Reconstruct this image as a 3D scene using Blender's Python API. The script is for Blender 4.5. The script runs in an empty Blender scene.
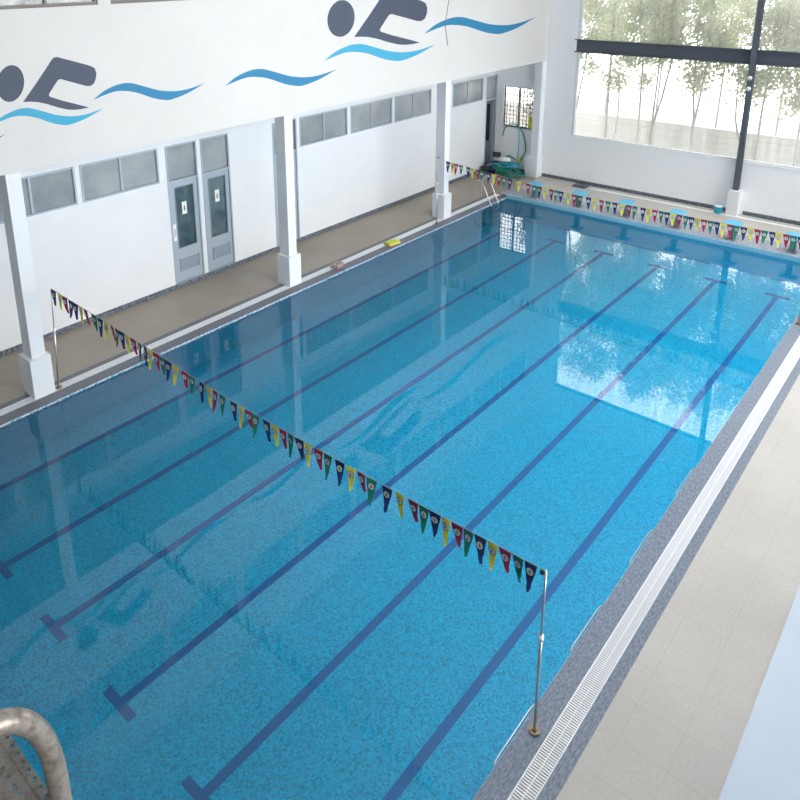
import bpy, bmesh, math, random, json
import numpy as np
from mathutils import Vector, Matrix
random.seed(7)
SC = bpy.context.scene
COL = SC.collection
PI = math.pi

# ------------------------------------------------------------------ tagging
def tag(o, label=None, cat=None, group=None, kind=None):
    if label: o['label'] = label
    if cat: o['category'] = cat
    if group: o['group'] = group
    if kind: o['kind'] = kind
    return o

def empty(name, loc=(0, 0, 0), rz=0.0):
    o = bpy.data.objects.new(name, None)
    COL.objects.link(o)
    o.location = loc
    o.rotation_euler = (0, 0, rz)
    o.empty_display_size = 0.1
    return o

def obj(name, bm, mats, parent=None, loc=None, smooth=False, bevel=0.0):
    if not isinstance(mats, (list, tuple)): mats = [mats]
    bmesh.ops.recalc_face_normals(bm, faces=bm.faces)
    me = bpy.data.meshes.new(name)
    bm.to_mesh(me); bm.free()
    for m in mats: me.materials.append(m)
    if smooth:
        for p in me.polygons: p.use_smooth = True
    o = bpy.data.objects.new(name, me)
    COL.objects.link(o)
    if parent is not None: o.parent = parent
    if loc is not None: o.location = loc
    if bevel > 0:
        b = o.modifiers.new('bevel', 'BEVEL'); b.width = bevel; b.segments = 2; b.limit_method = 'ANGLE'
    return o

def struct(name, bm, mats, parent=None, label=None, **k):
    o = obj(name, bm, mats, parent, **k)
    if parent is None: o['kind'] = 'structure'
    if label: o['label'] = label
    return o

# ------------------------------------------------------------------ shapes
def box(bm, x0, x1, y0, y1, z0, z1, mi=0):
    v = [bm.verts.new(p) for p in ((x0,y0,z0),(x1,y0,z0),(x1,y1,z0),(x0,y1,z0),(x0,y0,z1),(x1,y0,z1),(x1,y1,z1),(x0,y1,z1))]
    for f in ((3,2,1,0),(4,5,6,7),(0,1,5,4),(1,2,6,5),(2,3,7,6),(3,0,4,7)):
        bm.faces.new([v[i] for i in f]).material_index = mi
    return v

def B(*a, mi=0):
    bm = bmesh.new(); box(bm, *a, mi=mi); return bm

def tube(bm, pts, r, seg=10, mi=0, cap=True, r2=None):
    pts = [Vector(p) for p in pts]
    n = len(pts); rings = []
    t0 = (pts[1]-pts[0]).normalized()
    up = Vector((0,0,1)) if abs(t0.z) < .9 else Vector((1,0,0))
    a = t0.cross(up).normalized()
    for i, p in enumerate(pts):
        t = (pts[min(i+1,n-1)]-pts[max(i-1,0)]).normalized()
        a = (a - t*a.dot(t)).normalized(); b = t.cross(a)
        rr = r if r2 is None else r+(r2-r)*i/(n-1)
        rings.append([bm.verts.new(p+a*(rr*math.cos(2*PI*k/seg))+b*(rr*math.sin(2*PI*k/seg))) for k in range(seg)])
    for i in range(n-1):
        for k in range(seg):
            bm.faces.new((rings[i][k],rings[i][(k+1)%seg],rings[i+1][(k+1)%seg],rings[i+1][k])).material_index = mi
    if cap:
        bm.faces.new(rings[0][::-1]).material_index = mi; bm.faces.new(rings[-1]).material_index = mi

def T(pts, r, seg=10, **k):
    bm = bmesh.new(); tube(bm, pts, r, seg, **k); return bm

def smooth_path(P, n=6):
    P = [Vector(p) for p in P]; P = [P[0]]+P+[P[-1]]; o = []
    for i in range(1, len(P)-2):
        a, b, c, d = P[i-1], P[i], P[i+1], P[i+2]
        for k in range(n):
            t = k/n
            o.append(.5*((2*b)+(c-a)*t+(2*a-5*b+4*c-d)*t*t+(3*b-a-3*c+d)*t**3))
    o.append(P[-2]); return o

def holed(bm, ur, vr, holes, put):
    """fill a rectangle except its holes with boxes; put(bm,u0,u1,v0,v1) makes one"""
    us = sorted({ur[0], ur[1]} | {min(max(h[i], ur[0]), ur[1]) for h in holes for i in (0,1)})
    for a, b in zip(us, us[1:]):
        if b-a < 1e-6: continue
        hs = sorted([(h[2], h[3]) for h in holes if h[0] <= a+1e-6 and h[1] >= b-1e-6])
        v = vr[0]
        for h0, h1 in hs:
            if h0 > v+1e-6: put(bm, a, b, v, h0)
            v = max(v, h1)
        if v < vr[1]-1e-6: put(bm, a, b, v, vr[1])

# ------------------------------------------------------------------ materials
def lin(c):
    return tuple(((x/255)/12.92 if x <= 10 else ((x/255+.055)/1.055)**2.4) for x in c)

def mat(name, col, rough=.6, metal=0.0, spec=.5, noise=None, bump=0.0):
    """noise=(scale, other colour, contrast low, contrast high)"""
    m = bpy.data.materials.new(name); m.use_nodes = True
    nt = m.node_tree; p = nt.nodes['Principled BSDF']
    p.inputs['Base Color'].default_value = (*col, 1)
    p.inputs['Roughness'].default_value = rough
    p.inputs['Metallic'].default_value = metal
    p.inputs['Specular IOR Level'].default_value = spec
    if noise:
        tc = nt.nodes.new('ShaderNodeTexCoord')
        n = nt.nodes.new('ShaderNodeTexNoise'); n.inputs['Scale'].default_value = noise[0]
        n.inputs['Detail'].default_value = 8; n.inputs['Roughness'].default_value = .65
        mp = nt.nodes.new('ShaderNodeMapping')
        if len(noise) > 4: mp.inputs['Scale'].default_value = noise[4]
        nt.links.new(tc.outputs['Object'], mp.inputs[0]); nt.links.new(mp.outputs[0], n.inputs['Vector'])
        r = nt.nodes.new('ShaderNodeValToRGB')
        r.color_ramp.elements[0].position = noise[2]; r.color_ramp.elements[1].position = noise[3]
        r.color_ramp.elements[0].color = (*noise[1], 1); r.color_ramp.elements[1].color = (*col, 1)
        nt.links.new(n.outputs['Fac'], r.inputs[0]); nt.links.new(r.outputs[0], p.inputs['Base Color'])
        if bump:
            b = nt.nodes.new('ShaderNodeBump'); b.inputs['Strength'].default_value = bump; b.inputs['Distance'].default_value = .01
            nt.links.new(n.outputs['Fac'], b.inputs['Height']); nt.links.new(b.outputs[0], p.inputs['Normal'])
    return m

def mosaic(name, stops, size, grout, gw, rough=.35):
    """small glass tiles of mixed colours; stops = ramp colours"""
    m = bpy.data.materials.new(name); m.use_nodes = True
    nt = m.node_tree; N = nt.nodes.new; L = nt.links.new; p = nt.nodes['Principled BSDF']
    g = N('ShaderNodeNewGeometry')
    add = N('ShaderNodeVectorMath'); add.operation = 'ADD'; add.inputs[1].default_value = (.0037, .0037, .0037)
    sc = N('ShaderNodeVectorMath'); sc.operation = 'SCALE'; sc.inputs['Scale'].default_value = 1/size
    fl = N('ShaderNodeVectorMath'); fl.operation = 'FLOOR'
    L(g.outputs['Position'], add.inputs[0]); L(add.outputs[0], sc.inputs[0]); L(sc.outputs[0], fl.inputs[0])
    wn = N('ShaderNodeTexWhiteNoise'); wn.noise_dimensions = '3D'; L(fl.outputs[0], wn.inputs['Vector'])
    r = N('ShaderNodeValToRGB'); r.color_ramp.interpolation = 'CONSTANT'
    e = r.color_ramp.elements
    e[0].position = 0; e[0].color = (*stops[0], 1); e[1].position = 1/len(stops); e[1].color = (*stops[1], 1)
    for i, s in enumerate(stops[2:]):
        k = e.new((i+2)/len(stops)); k.color = (*s, 1)
    L(wn.outputs['Value'], r.inputs[0])
    fr = N('ShaderNodeVectorMath'); fr.operation = 'FRACTION'; L(sc.outputs[0], fr.inputs[0])
    sx = N('ShaderNodeSeparateXYZ'); L(fr.outputs[0], sx.inputs[0])
    a = N('ShaderNodeMath'); a.operation = 'LESS_THAN'; a.inputs[1].default_value = gw; L(sx.outputs['X'], a.inputs[0])
    b = N('ShaderNodeMath'); b.operation = 'LESS_THAN'; b.inputs[1].default_value = gw; L(sx.outputs['Y'], b.inputs[0])
    mx = N('ShaderNodeMath'); mx.operation = 'MAXIMUM'; L(a.outputs[0], mx.inputs[0]); L(b.outputs[0], mx.inputs[1])
    mix = N('ShaderNodeMix'); mix.data_type = 'RGBA'
    L(mx.outputs[0], mix.inputs[0]); L(r.outputs[0], mix.inputs[6]); mix.inputs[7].default_value = (*grout, 1)
    L(mix.outputs[2], p.inputs['Base Color']); p.inputs['Roughness'].default_value = rough
    return m

def glass(name, tint, haze=0.0, hazecol=(1, 1, 1), streak=False, extra_reflect=0.0, rough=0.0, ior=1.45):
    m = bpy.data.materials.new(name); m.use_nodes = True
    nt = m.node_tree; nt.nodes.remove(nt.nodes['Principled BSDF']); out = nt.nodes['Material Output']
    N = nt.nodes.new; L = nt.links.new
    tr = N('ShaderNodeBsdfTransparent'); tr.inputs[0].default_value = (*tint, 1)
    gl = N('ShaderNodeBsdfGlossy'); gl.inputs['Roughness'].default_value = rough
    fz = N('ShaderNodeFresnel'); fz.inputs[0].default_value = ior
    mx = N('ShaderNodeMixShader'); L(fz.outputs[0], mx.inputs[0])
    src = tr
    if haze:
        tl = N('ShaderNodeBsdfTranslucent'); tl.inputs[0].default_value = (*hazecol, 1)
        hm = N('ShaderNodeMixShader'); hm.inputs[0].default_value = haze
        if streak:
            tc = N('ShaderNodeTexCoord'); mp = N('ShaderNodeMapping'); mp.inputs['Scale'].default_value = (3.2, 1, .12)
            n = N('ShaderNodeTexNoise'); n.inputs['Scale'].default_value = 1.6; n.inputs['Detail'].default_value = 5
            L(tc.outputs['Object'], mp.inputs[0]); L(mp.outputs[0], n.inputs['Vector'])
            mr = N('ShaderNodeMapRange'); mr.inputs['From Min'].default_value = .35; mr.inputs['From Max'].default_value = .75
            mr.inputs['To Min'].default_value = haze*.7; mr.inputs['To Max'].default_value = haze*1.7
            L(n.outputs['Fac'], mr.inputs[0]); L(mr.outputs[0], hm.inputs[0])
        L(tr.outputs[0], hm.inputs[1]); L(tl.outputs[0], hm.inputs[2]); src = hm
    L(src.outputs[0], mx.inputs[1]); L(gl.outputs[0], mx.inputs[2]); L(mx.outputs[0], out.inputs[0])
    return m, gl, nt, fz

WHITE = mat('white_paint', (.76, .765, .775), .55, noise=(.9, (.72, .725, .74), .3, .7))
WARMW = mat('warm_white_paint', (.64, .615, .59), .6, noise=(.7, (.61, .585, .56), .3, .7))
WHITE_F = mat('light_lifted_white', (.90, .90, .90), .55)  # white paint lifted to stand in for light on the far walls
PILLAR = mat('pillar_paint', (.76, .77, .79), .5)
GRANITE = mat('granite', (.235, .27, .335), .4, noise=(38, (.085, .11, .16), .36, .66, (1, .3, 1)))
GRANITE_D = mat('dark_granite', (.20, .22, .26), .5, noise=(14, (.05, .06, .08), .42, .6))
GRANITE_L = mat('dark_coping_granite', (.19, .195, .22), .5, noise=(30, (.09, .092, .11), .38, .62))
DIMGREY = mat('bounce_dimming_grey', (.34, .34, .34), .8, noise=(2, (.28, .28, .28), .35, .65))  # unseen back wall and gallery, darkened to cut bounce light on the pillars
SLAB = mat('end_slab_stone', (.42, .43, .46), .5, noise=(16, (.24, .25, .29), .38, .6))
GRATE = mat('white_plastic', (.86, .86, .87), .5)
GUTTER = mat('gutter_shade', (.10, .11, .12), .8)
STEEL = mat('stainless_steel', (.55, .55, .54), .28, metal=.9)
STEEL_W = mat('weathered_steel', (.36, .32, .28), .36, metal=.6, noise=(26, (.17, .135, .11), .30, .55))
BRASSY = mat('tarnished_flange', (.30, .24, .17), .5, metal=.5)
ALU = mat('grey_aluminium', (.36, .41, .47), .45, metal=.15)
ALU_D = mat('aluminium_edge', (.20, .23, .27), .5)
BROWN = mat('bronze_frame', (.16, .135, .12), .5)
FROST = mat('frosted_pane', (.40, .415, .41), .16, spec=.9, noise=(.55, (.20, .225, .24), .35, .7))
FROST_U = mat('upper_pane', (.34, .335, .31), .12, spec=.8, noise=(1.6, (.16, .16, .155), .42, .6))
DGLASS = mat('dark_door_glass', (.06, .105, .11), .06, spec=.8, noise=(2.2, (.02, .05, .07), .35, .65))
BEAM = mat('dark_steel_paint', (.085, .095, .115), .45)
NAVY = mat('navy_fabric', (.015, .03, .15), .6)
YELL = mat('yellow_fabric', (.85, .74, .08), .6)
RED = mat('red_fabric', (.46, .012, .06), .6)
GREEN = mat('green_fabric', (.01, .20, .13), .6)
EMW = mat('emblem_white', (.88, .88, .88), .6)
EMK = mat('emblem_black', (.02, .02, .025), .6)
CORD = mat('pale_cord', (.28, .32, .34), .7)
BLKP = mat('black_plastic', (.018, .02, .03), .45)
BLOCKB = mat('light_blue_fibreglass', (.11, .46, .66), .4)
BLOCKS = mat('block_steel', (.20, .22, .25), .35, metal=.4)
MURN = mat('mural_navy', lin((62, 70, 88)), .6)
MURB = mat('mural_blue', lin((24, 118, 160)), .6)
MURL = mat('mural_light_blue', lin((52, 156, 190)), .6)
TIER = mat('pale_blue_paint', (.41, .47, .545), .5, noise=(.8, (.39, .45, .525), .3, .7))
BARK = mat('bark', (.17, .14, .12), .8)
HOSE = mat('green_hose', (.01, .24, .17), .4)
HOSE2 = mat('blue_hose', (.02, .35, .50), .4)
PAPER = mat('paper', (.8, .8, .78), .7)
FOAMY = mat('yellow_foam', (.55, .58, .06), .7)
FOAMT = mat('tan_foam', (.36, .31, .26), .8, noise=(12, (.25, .21, .18), .4, .6))
PINK = mat('pink_foam', (.55, .05, .25), .7)
LEAF = [mat('leaf_%s' % n, c, .5) for n, c in (('a', (.24, .27, .14)), ('b', (.36, .38, .24)))]
for lm in LEAF:
    nt = lm.node_tree; p = nt.nodes['Principled BSDF']; out = nt.nodes['Material Output']
    tl = nt.nodes.new('ShaderNodeBsdfTranslucent'); tl.inputs[0].default_value = (.52, .56, .34, 1)
    mx = nt.nodes.new('ShaderNodeMixShader'); mx.inputs[0].default_value = .35
    nt.links.new(p.outputs[0], mx.inputs[1]); nt.links.new(tl.outputs[0], mx.inputs[2]); nt.links.new(mx.outputs[0], out.inputs[0])

# deck tiles: beige with faint joints
def deck_mat(name, c1, c2, joint, scale=1.0):
    m = bpy.data.materials.new(name); m.use_nodes = True
    nt = m.node_tree; N = nt.nodes.new; L = nt.links.new; p = nt.nodes['Principled BSDF']
    g = N('ShaderNodeNewGeometry')
    br = N('ShaderNodeTexBrick'); br.offset = 0; br.inputs['Scale'].default_value = scale
    br.inputs['Brick Width'].default_value = .62; br.inputs['Row Height'].default_value = .62
    br.inputs['Mortar Size'].default_value = .004; br.inputs['Mortar Smooth'].default_value = .3
    n = N('ShaderNodeTexNoise'); n.inputs['Scale'].default_value = 22; n.inputs['Detail'].default_value = 6
    n2 = N('ShaderNodeTexNoise'); n2.inputs['Scale'].default_value = .7; n2.inputs['Detail'].default_value = 3
    r = N('ShaderNodeValToRGB'); r.color_ramp.elements[0].position = .35; r.color_ramp.elements[1].position = .65
    r.color_ramp.elements[0].color = (*c2, 1); r.color_ramp.elements[1].color = (*c1, 1)
    av = N('ShaderNodeMath'); av.operation = 'MULTIPLY_ADD'; av.inputs[1].default_value = .5
    hf = N('ShaderNodeMath'); hf.operation = 'MULTIPLY'; hf.inputs[1].default_value = .5
    for t in (br, n, n2): L(g.outputs['Position'], t.inputs['Vector'])
    L(n2.outputs['Fac'], hf.inputs[0]); L(n.outputs['Fac'], av.inputs[0]); L(hf.outputs[0], av.inputs[2]); L(av.outputs[0], r.inputs[0])
    mix = N('ShaderNodeMix'); mix.data_type = 'RGBA'; mix.inputs[7].default_value = (*joint, 1)
    mf = N('ShaderNodeMath'); mf.operation = 'MULTIPLY'; mf.inputs[1].default_value = .3
    L(br.outputs['Fac'], mf.inputs[0]); L(mf.outputs[0], mix.inputs[0]); L(r.outputs[0], mix.inputs[6]); L(mix.outputs[2], p.inputs['Base Color'])
    p.inputs['Roughness'].default_value = .5
    return m
DECK = deck_mat('deck_tiles', (.565, .52, .47), (.47, .43, .385), (.22, .20, .18))
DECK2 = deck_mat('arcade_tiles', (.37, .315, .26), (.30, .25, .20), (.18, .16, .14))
MOSA = mosaic('blue_mosaic', [(.002,.30,.60),(.002,.42,.75),(.002,.49,.84),(.003,.57,.94),(.002,.46,.80),(.01,.62,.96)], .031, (.10,.48,.70), .10)
MOSL = mosaic('pale_mosaic', [(.25,.62,.82),(.60,.82,.92),(.10,.45,.70),(.75,.88,.94)], .04, (.3,.6,.75), .10)
MOSU = mosaic('brightened_wall_mosaic', [(.05,.66,.90),(.06,.70,.94),(.04,.62,.88)], .04, (.08,.6,.82), .05)  # brighter copy of the floor mosaic, offsetting weak light on underwater walls
MOSB = mosaic('navy_mosaic', [(.008,.05,.34),(.010,.065,.40),(.008,.045,.32)], .031, (.14,.34,.70), .16)
MOSW = mosaic('rim_mosaic', [(.55,.70,.80),(.10,.38,.62),(.60,.72,.80)], .04, (.75,.8,.85), .12)
# ================================================================== dimensions (metres)
PW, YN, YF = 12.0, -5.05, 20.05          # pool width, near end, far end
ZW, ZF = -0.07, -0.9                      # water level, pool floor
XL, XU, XR = -2.96, -0.443, 17.0          # arcade wall, upper wall face, right wall
YB, YW, ZC = -8.6, 23.876, 12.2           # back wall, far wall, ceiling
ZS = 5.40                                 # soffit

# ================================================================== pool shell
bm = bmesh.new()
box(bm, 0, PW, YN, YF, ZF-.2, ZF, 0)
box(bm, -.3, 0, YN-.3, YF+.3, ZF-.2, -.045, 3); box(bm, PW, PW+.3, YN-.3, YF+.3, ZF-.2, -.045, 0)
box(bm, 0, PW, YN-.3, YN, ZF-.2, -.045, 0); box(bm, 0, PW, YF, YF+.3, ZF-.2, ZW, 3); box(bm, 0, PW, YF-.012, YF+.02, ZW, .09, 2); box(bm, 0, PW, YF, YF+.3, ZW, .0, 2)
LX = (.87, 3.05, 5.0, 7.01, 8.98, 10.87)
for x in LX:
    box(bm, x-.074, x+.074, -2.97, 18.6, ZF, ZF+.004, 1)
    box(bm, x-.35, x+.35, -3.10, -2.955, ZF, ZF+.004, 1); box(bm, x-.37, x+.37, 18.6, 18.78, ZF, ZF+.004, 1)
struct('pool_basin', bm, [MOSA, MOSB, MOSL, MOSU], label='pool shell of blue mosaic with navy lane lines')
# water: one still sheet
WATER, wgl, wnt, wfz = glass('water', (.74, .99, 1.0), ior=1.6, haze=.05, hazecol=(.03, .52, .78))
for n_ in [n_ for n_ in wnt.nodes if n_.type == 'BSDF_TRANSLUCENT']:      # faint cyan scatter of the water itself
    df = wnt.nodes.new('ShaderNodeBsdfDiffuse'); df.inputs[0].default_value = (.03, .52, .78, 1)
    wnt.links.new(df.outputs[0], n_.outputs[0].links[0].to_socket)
tcw = wnt.nodes.new('ShaderNodeNewGeometry'); nw = wnt.nodes.new('ShaderNodeTexNoise'); nw.inputs['Scale'].default_value = 1.3; nw.inputs['Detail'].default_value = 3
bw = wnt.nodes.new('ShaderNodeBump'); bw.inputs['Strength'].default_value = .022; bw.inputs['Distance'].default_value = .012
wnt.links.new(tcw.outputs['Position'], nw.inputs['Vector']); wnt.links.new(nw.outputs['Fac'], bw.inputs['Height'])
wnt.links.new(bw.outputs[0], wgl.inputs['Normal']); wnt.links.new(bw.outputs[0], wfz.inputs['Normal'])
bm = bmesh.new()
bm.faces.new([bm.verts.new(p) for p in ((0,YN,ZW),(PW,YN,ZW),(PW,YF,ZW),(0,YF,ZW))])
w = obj('pool_water', bm, WATER)
tag(w, 'still clear blue water filling the long swimming pool', 'water', kind='stuff')

# rims and coping
bm = bmesh.new()
box(bm, -.31, 0, YN-.31, YF, -.045, 0); struct('trim_1', bm, GRANITE_L, label='grey granite coping on the arcade side')
struct('trim_2', B(PW, PW+.31, YN-.31, YF, -.045, 0), GRANITE, label='grey granite coping on the right side')
struct('trim_3', B(0, PW, YN-.31, YN, -.045, 0), GRANITE, label='grey granite coping at the near end')
struct('trim_4', B(-.75, -.57, YN-.31, YF+.05, -.045, .001), GRANITE_L, label='outer granite strip on the arcade side')
struct('trim_5', B(PW+.57, PW+.75, YN-.31, YW, -.045, .001), GRANITE, label='outer granite strip on the right side')
# thin glittering tile rim at the waterline, arcade side
struct('trim_6', B(-.0, .012, YN, YF, -.12, -.035), MOSW, label='pale tiled waterline rim')
struct('trim_7', B(PW-.004, PW, YN, YF, -.12, -.006), MOSW, label='pale tiled waterline rim')
# gratings with individual slats
def grating(name, x0, x1, y0, y1, pitch, lab):
    bm = bmesh.new()
    y = y0
    while y < y1:
        box(bm, x0+.012, x1-.012, y, min(y+pitch*.56, y1), -.022, .001); y += pitch
    for x in (x0, x1-.014, (x0+x1)/2-.006): box(bm, x, x+.014, y0, y1, -.03, -.001)
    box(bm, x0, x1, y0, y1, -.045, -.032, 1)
    o = obj(name, bm, [GRATE, GUTTER]); tag(o, lab, kind='structure'); return o
grating('drain_grating', -.57, -.31, YN-.31, YF+.05, .038, 'white slatted gutter grating on the arcade side')
grating('drain_grating', PW+.31, PW+.57, YN-.31, YW, .038, 'white slatted gutter grating on the right side')
# raised far-end slab
bm = bmesh.new(); box(bm, -.3, PW+.3, YF+.02, 21.1, 0, .1)
struct('end_slab', bm, [SLAB], label='raised grey stone slab at the far end of the pool')
bm = bmesh.new(); box(bm, 2.2, XR, 23.35, 23.52, -.02, .004)
struct('trim_8', bm, GRATE, label='thin pale gutter line along the far wall')

# floor (deck)
bm = bmesh.new()
box(bm, PW+.75, XR+.2, YB, YW, -.25, 0)
box(bm, -.3, PW+.75, YF+.3, YW, -.25, 0); box(bm, -.75, PW+.75, YB, YN-.31, -.25, 0)
struct('floor', bm, DECK, label='pale beige tiled pool deck')
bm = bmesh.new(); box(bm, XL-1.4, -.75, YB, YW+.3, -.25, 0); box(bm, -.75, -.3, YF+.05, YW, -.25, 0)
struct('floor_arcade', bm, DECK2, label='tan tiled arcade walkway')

# ================================================================== arcade wall (left)
lowwin = [(-11.0+2.76*k, -11.0+2.76*k+2.45) for k in range(0)]
wins = [(-5.65,-3.2),(-2.9,-.45),(-.16,2.31),(2.46,4.91),(10.70,13.20),(13.38,15.88),(16.03,18.53),(20.15,22.63)]
doors = [(5.17,6.29),(6.44,7.54),(9.42,10.55),(22.95,24.05)]
holes = [(a,b,3.50,4.56) for a,b in wins] + [(a,b,.15,4.56) for a,b in doors[:3]] + [(22.95,23.87,.15,4.56)]
bm = bmesh.new()
holed(bm, (YB, YW+.25), (0, ZS), holes, lambda bm,a,b,c,d: box(bm, XL-.2, XL, a, b, c, d))
struct('wall_left', bm, WHITE, label='white lower wall of the arcade with windows and doors')
bm = bmesh.new()                               # rooms behind, closed and dim
box(bm, XL-1.4, XL-1.3, YB, YW+.3, 0, ZS)
struct('wall_behind', bm, WHITE)
struct('baseboard_left', B(XL, XL+.02, YB, 23.87, 0, .15), GRANITE_D, label='dark granite skirting')
struct('baseboard_far', B(XL, -1.2, YW-.02, YW, 0, .15), GRANITE_D)
struct('baseboard_back', B(-.35, 7.8, YW-.025, YW, 0, .15), GRANITE_D)
struct('baseboard_right', B(8.35, XR, YW-.025, YW, 0, .15), GRANITE_D)

wn = 0
def low_window(a, b, z0=3.50, z1=4.56):
    global wn; wn += 1
    bm = bmesh.new(); fx0, fx1 = XL-.10, XL+.012; f = .055
    box(bm, fx0, fx1, a, b, z0, z0+f); box(bm, fx0, fx1, a, b, z1-f, z1)
    box(bm, fx0, fx1, a, a+f, z0+f, z1-f); box(bm, fx0, fx1, b-f, b, z0+f, z1-f)
    m = (a+b)/2; box(bm, fx0, fx1-.02, m-.035, m+.035, z0+f, z1-f)
    o = struct('window_%d' % wn, bm, ALU, label='grey framed frosted strip window')
    for p, q in ((a+f, m-.035), (m+.035, b-f)):
        obj('pane', B(fx0+.05, fx0+.06, p, q, z0+f, z1-f), FROST, o)
for a, b in wins: low_window(a, b)

def door(n, a, b, sign=None, handle=True):
    f = .05; x0, x1 = XL-.10, XL+.015
    bm = bmesh.new()
    box(bm, x0, x1, a, a+f, .15, 4.56); box(bm, x0, x1, b-f, b, .15, 4.56); box(bm, x0, x1, a+f, b-f, 4.51, 4.56)
    box(bm, x0, x1, a+f, b-f, 3.40, 3.47); box(bm, x0, XL+.03, a+f, b-f, .15, .17)
    o = struct('door_%d' % n, bm, ALU, label='grey aluminium door with a glass panel and transom')
    obj('transom_pane', B(x0+.03, x0+.04, a+f, b-f, 3.47, 4.51), FROST, o)
    # leaf with a glass opening
    bm = bmesh.new(); lx0, lx1 = XL-.07, XL-.02
    g = (a+.24, b-.21, 1.28, 3.22)
    holed(bm, (a+f, b-f), (.18, 3.40), [g], lambda bm,p,q,r,s: box(bm, lx0, lx1, p, q, r, s))
    leaf = obj('leaf', bm, ALU, o)
    bm = bmesh.new()
    for (p,q,r,s) in ((g[0]-.02,g[0]+.01,g[2],g[3]),(g[1]-.01,g[1]+.02,g[2],g[3]),(g[0],g[1],g[2]-.02,g[2]+.01),(g[0],g[1],g[3]-.01,g[3]+.02)):
        box(bm, lx1, lx1+.012, p, q, r, s)
    obj('glazing_bead', bm, ALU_D, leaf)
    gp = obj('glass_panel', B(lx0+.02, lx0+.03, g[0], g[1], g[2], g[3]), DGLASS, leaf)
    bm = bmesh.new()
    for k in range(9): box(bm, lx1, lx1+.012, g[0]+.02, g[1]+.02, .52+k*.045, .52+k*.045+.022)
    for p, q in ((g[0]-.01, g[0]+.015), (g[1]+.02, g[1]+.045)): box(bm, lx1, lx1+.014, p, q, .50, .94)
    obj('vent_louvre', bm, ALU_D, leaf)
    if handle:
        bm = bmesh.new(); box(bm, lx1, lx1+.01, a+.085, a+.185, 1.55, 2.1); box(bm, lx1, lx1+.05, a+.12, a+.15, 1.70, 1.95)
        obj('door_handle', bm, GRATE, leaf, bevel=.004)
    if sign:
        zc = sign; yc = a+.56
        bm = bmesh.new(); box(bm, lx0+.031, lx0+.034, yc-.085, yc+.085, zc-.2, zc+.2, 0)
        box(bm, lx0+.034, lx0+.037, yc-.022, yc+.022, zc-.09, zc+.03, 1)
        bmesh.ops.create_icosphere(bm, subdivisions=2, radius=.024, matrix=Matrix.Translation((lx0+.034, yc, zc+.06)) @ Matrix.Diagonal((.15,1,1,1)))
        for fc in bm.faces:
            if len(fc.verts) == 3: fc.material_index = 1
        obj('notice', bm, [PAPER, EMK], leaf)
    return o
door(1, *doors[0], sign=2.52); door(2, *doors[1], sign=2.60, handle=False); door(3, *doors[2], handle=False)
# fourth doorway: open, leaf swung inward
a, b = 22.95, 23.87; x0, x1 = XL-.10, XL+.015
bm = bmesh.new()
for p in ((x0,x1,a,a+.05,.15,4.56),(x0,x1,b-.05,b,.15,4.56),(x0,x1,a+.05,b-.05,4.51,4.56),(x0,x1,a+.05,b-.05,3.38,3.47)): box(bm, *p)
o = struct('door_4', bm, ALU, label='open grey doorway in the far corner')
obj('transom_pane', B(x0+.03, x0+.04, a+.05, b-.05, 3.47, 4.51), FROST, o)
bm = bmesh.new(); box(bm, XL-1.0, XL-.10, b-.10, b-.055, .17, 3.36)
lf = obj('leaf', bm, ALU, o)
obj('glass_panel', B(XL-.85, XL-.25, b-.106, b-.10, 1.3, 3.1), DGLASS, lf)
struct('floor_inside', B(XL-1.3, XL-.2, YB, YW+.25, 0, .15), GRANITE_D)

# far-corner side wall with grille window
GH = (-2.57, -1.0, 2.13, 4.05)
bm = bmesh.new()
holed(bm, (XL-1.4, XU), (0, ZS), [GH], lambda bm,a,b,c,d: box(bm, a, b, YW, YW+.25, c, d))
struct('wall_corner', bm, WHITE_F, label='white wall closing the end of the arcade')
wn += 1
bm = bmesh.new(); f = .05; a,b,c,d = GH
for p in ((a,b,c,c+f),(a,b,d-f,d),(a,a+f,c,d),(b-f,b,c,d),(a+.74,a+.80,c,d)): box(bm, p[0],p[1],YW+.10,YW+.16,p[2],p[3])
gw = struct('window_%d' % wn, bm, BROWN, label='small barred window in the far corner')
bm = bmesh.new()
for k in range(1, 9): tube(bm, [(a+k*(b-a)/9, YW+.06, c), (a+k*(b-a)/9, YW+.06, d)], .018, 6)
for k in range(1, 10): tube(bm, [(a, YW+.075, c+k*(d-c)/10), (b, YW+.075, c+k*(d-c)/10)], .016, 6)
obj('grille', bm, mat('grille_paint', (.26,.23,.19), .5), gw)
PANE_C, *_ = glass('corner_pane', (.95, .96, .95), haze=.06)
obj('pane', B(a+f, b-f, YW+.12, YW+.126, c+f, d-f), PANE_C, gw)
struct('trim_9', B(GH[0]-.06, GH[1]+.06, YW-.03, YW+.1, 2.07, 2.13), WHITE, label='sill below the barred window')

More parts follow.
